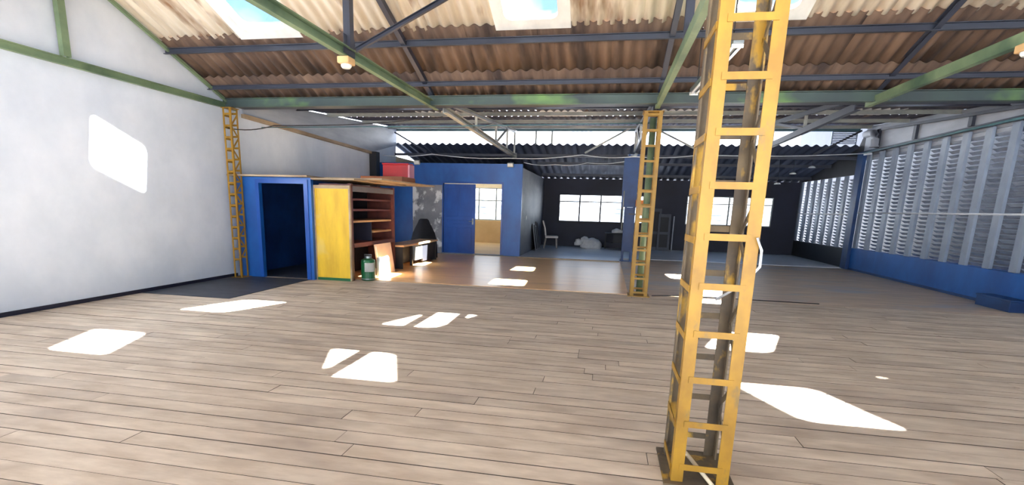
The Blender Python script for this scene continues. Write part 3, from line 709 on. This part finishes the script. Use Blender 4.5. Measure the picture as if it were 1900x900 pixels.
# black cover over the bench end: bell-shaped draped cloth
bm = bmesh.new(); rings = []
for i, (z, rx, ry) in enumerate(((0, .36, .42), (.12, .36, .42), (.30, .35, .40), (.5, .34, .38), (.68, .30, .33), (.82, .24, .25), (.95, .17, .19), (1.03, .14, .15), (1.07, .10, .11))):
    rings.append([bm.verts.new((rx*(1+.05*math.sin(5*k*math.pi/12+i*.4))*math.cos(k*math.pi/12), ry*(1+.04*math.sin(7*k*math.pi/12))*math.sin(k*math.pi/12), z)) for k in range(24)])
for a, b in zip(rings, rings[1:]):
    for k in range(24): bm.faces.new((a[k], a[(k+1) % 24], b[(k+1) % 24], b[k]))
bm.faces.new(rings[-1]); bm.faces.new(rings[0][::-1])
o = link('black_cover', fin(bm, 'black_cover', True), None, 'black_cloth'); o.location = (-5.02, 14.66, .004)
tag(o, 'bell-shaped black cloth cover standing past the bench before the grey mural', 'cover')
# ---- things on the booth roof
cb = tag(empty('flat_carton', (-4.95, 12.0, 1.92)), 'long flat brown cardboard carton lying on the booth roof', 'carton')
box('carton', (-.50, -.42, 0), (.48, .42, .13), 'cardboard', cb, .004); box('tape', (-.502, -.03, .1301), (.482, .03, .133), 'kraft', cb)
rc = tag(empty('red_crate', (-4.98, 12.66, 1.916)), 'red plastic box with pale pink corner on the booth roof behind the carton', 'crate')
box('body', (-.33, -.16, 0), (.30, .16, .45), 'red_plastic', rc, .01); box('rim', (-.345, -.175, .451), (.315, .175, .485), 'red_plastic', rc, .008); box('corner_post', (.301, -.165, 0), (.345, .165, .449), 'pink_plastic', rc, .006)

# ---- rear area: chair, sack, desk, boards
def chair(loc, rz, label):
    t = tag(empty('dining_chair', loc), label, 'chair'); t.rotation_euler = (0, 0, rz)
    box('seat', (-.22, -.23, .38), (.25, .23, .46), 'chair_cloth', t, .025)
    bm = bmesh.new()
    pr = [(-.18, .46), (-.23, .46), (-.27, .75), (-.35, 1.0), (-.30, 1.0), (-.215, .72)]
    bm_profile(bm, (0, -.21, 0), (0, .21, 0), pr, (1, 0, 0), (0, 0, 1)); link('backrest', fin(bm, 'backrest'), t, 'chair_cloth')
    for sx_ in (-1, 1):
        for sy_ in (-1, 1):
            bm = bmesh.new(); a = .035/2; top_ = Vector((sx_*.19, sy_*.19, .38)); bot = Vector((sx_*.20-(.05 if sx_ < 0 else -.02), sy_*.20, 0))
            v = [bm.verts.new(top_+Vector((i*.024, j*.024, 0))) for i, j in ((-1, -1), (1, -1), (1, 1), (-1, 1))] + [bm.verts.new(bot+Vector((i*.016, j*.016, 0))) for i, j in ((-1, -1), (1, -1), (1, 1), (-1, 1))]
            for f in [(0, 1, 2, 3), (7, 6, 5, 4)]+[(i, i+4, (i+1) % 4+4, (i+1) % 4) for i in range(4)]: bm.faces.new([v[q_] for q_ in f])
            link('leg', fin(bm, 'leg'), t, 'chair_leg')
    return t
chair((-1.98, 20.2, .012), math.radians(8), 'white upholstered dining chair standing alone in the rear area')
sk = tag(empty('white_sack', (-.55, 20.95, .012)), 'crumpled white sack lying on the pale floor under the window', 'sack')
o = blob('body', (0, 0, 0), (.42, .26, .24), 'sack_white', 3.1, None, None, .30); o.parent = sk
o = blob('neck', (-.22, .0, .22), (.17, .14, .14), 'sack_white', 5.7, None, None, .35); o.parent = sk
o = blob('tail', (-.46, -.02, .10), (.14, .10, .16), 'sack_white', 8.2, None, None, .35); o.parent = sk
dk = tag(empty('work_table', (.38, 21.35, .012)), 'dark low table under the rear window next to the sack', 'table')
box('top', (-.42, -.28, .56), (.48, .28, .60), 'black_paint', dk, .006)
for x in (-.38, .44):
    for y_ in (-.24, .24): box('leg', (x-.025, y_-.025, 0), (x+.025, y_+.025, .559), 'black_paint', dk)
box('shelf_board', (-.37, -.22, .20), (.43, .22, .23), 'navy', dk); box('front_panel', (-.10, -.27, .231), (.40, -.25, .555), 'black_paint', dk)
o = blob('white_cloth', (.42, 21.32, .613), (.22, .18, .10), 'sack_white', 1.3, 'bunched white cloth on the dark low table', 'cloth', .35)
for k, (y_, w, h, off) in enumerate(((18.9, .45, .92, 0), (19.35, .4, .84, .0), (19.75, .36, .98, 0))):
    t = tag(empty('stored_canvas', (-2.34, y_, .012)), ('wide dark', 'middle dark', 'tall dark')[k]+' framed canvas leaning on the grey wall behind the chair', 'canvas', 'canvases leaning on the grey wall')
    t.rotation_euler = (0, math.radians(-9), 0)
    box('panel', (-.008, -w/2+.04, .04), (.008, w/2-.04, h-.04), 'black_cloth', t)
    for a, b, c, d in ((-w/2, -w/2+.04, 0, h), (w/2-.04, w/2, 0, h), (-w/2+.04, w/2-.04, 0, .04), (-w/2+.04, w/2-.04, h-.04, h)): box('rail', (-.014, a, c), (.014, b, d), 'grey_wall', t)
for k, (x0_, x1_, h, y_) in enumerate(((1.42, 2.02, 1.56, 21.50), (1.90, 2.36, 1.36, 21.36))):
    t = tag(empty('stored_door', ((x0_+x1_)/2, y_, .012)), ('tall', 'shorter')[k]+' dark door panel stood upright against the back wall between the windows', 'door')
    t.rotation_euler = (math.radians(-5), 0, 0); hw_ = (x1_-x0_)/2
    box('leaf', (-hw_, 0, 0), (hw_, .035, h), 'dark_steel', t, .004)
    for a, b in ((.12, .6), (.7, h-.12)): box('door_panel', (-hw_+.08, -.010, a), (hw_-.08, -.0005, b), 'black_paint', t, .003)
t = tag(box('pale_pole', (2.43, 21.35, .012), (2.47, 21.39, 1.30), 'grey_panel', None, .006), 'pale upright pole beside the stored dark doors', 'pole')
cbx = tag(empty('hung_carton', (.90, 16.14, 1.32)), 'small cardboard box with orange lid fixed to the blue column', 'carton')
box('body', (-.10, -.10, 0), (.14, .06, .26), 'kraft', cbx, .004); box('lid', (-.13, -.12, .261), (.17, .08, .44), 'orange_card', cbx, .006); box('bracket', (-.30, .061, .02), (.14, .085, .06), 'dark_steel', cbx)
sw = tag(empty('light_switch', (-2.5195, 17.3, 1.08)), 'small white switch plate on the grey wall of the blue room', 'switch')
box('plate', (0, -.045, 0), (.012, .045, .13), 'label_white', sw, .003); box('rocker', (.0121, -.015, .045), (.020, .015, .085), 'tube_white', sw)

# ---- lamps and cables
fx = tag(empty('tube_light', (1.08, 7.1, 3.02)), 'twin fluorescent tube fixture hanging beside the column truss', 'lamp')
fx.rotation_euler = (0, 0, math.radians(2))
box('housing', (-.05, -1.15, .03), (.05, 1.15, .085), 'dull_metal', fx, .006)
for dx in (-.035, .035): tube('tube', [(dx, -1.1, .012), (dx, 1.1, .012)], .014, 'tube_white', fx, 10)
for y_ in (-.9, .9): tube('hanger', [(0, y_, .085), (0, y_, .95)], .006, 'cable_black', fx, 6)
for y_ in (-1.12, 1.1): box('lamp_holder', (-.055, y_, -.005), (.055, y_+.02, .03), 'label_white', fx)
jl = tag(empty('junction_lamp', (TX[1]-.0, 6.12, 3.06)), 'small cream junction lamp under the chord of the conduit truss', 'lamp')
box('box', (-.07, -.09, -.075), (.07, .09, -.001), 'kraft', jl, .012); lathe('shade', [(.045, -.115), (.06, -.095), (.06, -.076)], 'label_white', jl, (0, 0, 0), 16)
jl2 = tag(empty('junction_lamp', (TX[3], 6.25, 3.06)), 'small cream junction lamp under the truss beside the louvres', 'lamp')
box('box', (-.07, -.09, -.075), (.07, .09, -.001), 'kraft', jl2, .012); lathe('shade', [(.045, -.115), (.06, -.095), (.06, -.076)], 'label_white', jl2, (0, 0, 0), 16)
def flood(loc, label):
    t = tag(empty('floodlight', loc), label, 'lamp', 'floodlights on the blue room')
    tube('bracket', [(0, .06, .0), (0, 0, .02), (0, -.04, .10)], .012, 'dark_steel', t); o = box('head', (-.09, -.12, -.06), (.09, -.04, .06), 'pale_steel', t, .01); o.rotation_euler = (math.radians(35), 0, 0)
    o = box('lens', (-.075, -.132, -.05), (.075, -.121, .05), 'label_white', t); o.rotation_euler = (math.radians(35), 0, 0)
flood((-2.86, 16.14, 2.66), 'small floodlight on the top corner of the blue wall above the doorway')
flood((-5.72, 16.14, 2.70), 'small floodlight on the blue wall above the grey mural')
for x, y_, z, w in ((5.2, 19.0, 2.40, 'lowest, nearest the rear window'), (6.0, 18.6, 2.88, 'close to the louvre wall'), (5.55, 18.8, 2.70, 'the middle one of three')):
    t = tag(empty('spot_lamp', (x, y_, z)), 'small white lamp hanging under the rear roof, ' + w, 'lamp', 'small lamps under the rear roof')
    lathe('shade', [(.10, 0), (.09, .03), (.03, .06)], 'tube_white', t, (0, 0, 0), 16); tube('stem', [(0, 0, .06), (0, 0, z_roof3(y_)-z+.03)], .006, 'cable_black', t, 6)
def sag(pts, n=8):
    out = []
    for a, b in zip(pts, pts[1:]):
        a = Vector(a); b = Vector(b)
        for k in range(n): out.append(a.lerp(b, k/n)+Vector((0, 0, -.05*math.sin(math.pi*k/n))))
    return out+[Vector(pts[-1])]
pipe('cable', sag([(-6.75, 15.9, 2.88), (-5.2, 15.9, 2.93), (-2.9, 15.95, 2.84), (-.8, 15.95, 2.95), (.62, 16.0, 2.92), (2.35, 16.0, 2.98), (6.6, 16.2, 3.08)]), .012, 'cable_white', 'long white cable slung from the left wall past the blue column to the louvre wall', 'cable', seg=6)
pipe('cable', sag([(-2.6, 16.9, 2.80), (-1.65, 17.0, 2.76), (-.69, 17.0, 2.82), (.5, 16.5, 2.85)]), .010, 'cable_white', 'short white cable sagging between the blue room and the blue column', 'cable', seg=6)
pipe('cable', sag([(-6.9, 9.15, 2.72), (-6.1, 9.4, 2.80), (-3.0, 9.8, 3.0)]), .010, 'cable_black', 'dark cable running from the wall column up to the conduit truss', 'cable', seg=6)
pipe('cable', [(-6.9, 10.2, 2.88), (-3, 10.2, 2.90), (.6, 10.0, 2.92)], .010, 'teal_steel', 'thin teal tie wire stretched across to the far yellow column', 'wire', seg=6)
pipe('cable', [(.86, 9.7, .006), (1.4, 9.95, .006), (2.2, 9.9, .006), (3.6, 9.86, .006)], .008, 'cable_black', 'black cable lying on the floor beside the far yellow column', 'cable', seg=6)
pipe('cable', [(.72, 2.835, 1.34), (.745, 2.835, 1.28), (.748, 2.84, 1.20), (.70, 2.92, 1.10), (.60, 3.02, 1.0)], .007, 'cable_white', 'short white cable looped on the leg of the tall yellow column', 'cable', seg=8)
pipe('cable', [(.50, 2.97, 1.24), (.50, 3.0, 1.05), (.52, 3.02, .9), (.53, 3.0, .78)], .004, 'cable_black', 'thin dark wire hanging inside the tall yellow column', 'wire', seg=6)
pipe('loose_stick', [(.50, 3.04, .14), (.66, 2.83, .012)], .011, 'stick_wood', 'pale stick leaning at the foot of the tall yellow column', 'stick', seg=8)

# ---- outside
struct(box('wall_sun_screen', (9.0, 4.0, -.32), (9.3, 30, 6.2), 'dark_steel'))  # added wall: darkens the louvre gaps and keeps sun off the slats
struct(box('ground_outside', (-90, -60, -.6), (90, 120, -.32), 'out_ground'))
ob = tag(empty('neighbour_building', (1, 58, -.32)), 'low pale building seen through the rear windows', 'building')
box('wall', (-26, 0, 0), (26, 6, 2.35), 'plaster_out', ob); box('roof_edge', (-26.1, -.15, 2.351), (26.1, 6, 2.5), 'pale_steel', ob)
for k in range(17):
    w_ = box('window', (-24.5+3*k, -.05, 1.0), (-22.8+3*k, -.001, 1.95), 'pale_steel', ob); box('pane', (-.75, -.03, -.42), (.75, -.026, .42), 'out_glass', w_)
tw = tag(empty('distant_tower', (-4.2, 80, -.32)), 'pale distant tower block showing in the open sky strip', 'building')
box('wall', (-1.6, 0, 0), (1.6, 3, 13.5), 'plaster_out', tw)
for k in range(5):
    for z in (8, 9.3, 10.6, 11.9): box('window', (-1.4+.6*k, -.03, z), (-1.1+.6*k, -.001, z+.7), 'out_glass', tw)
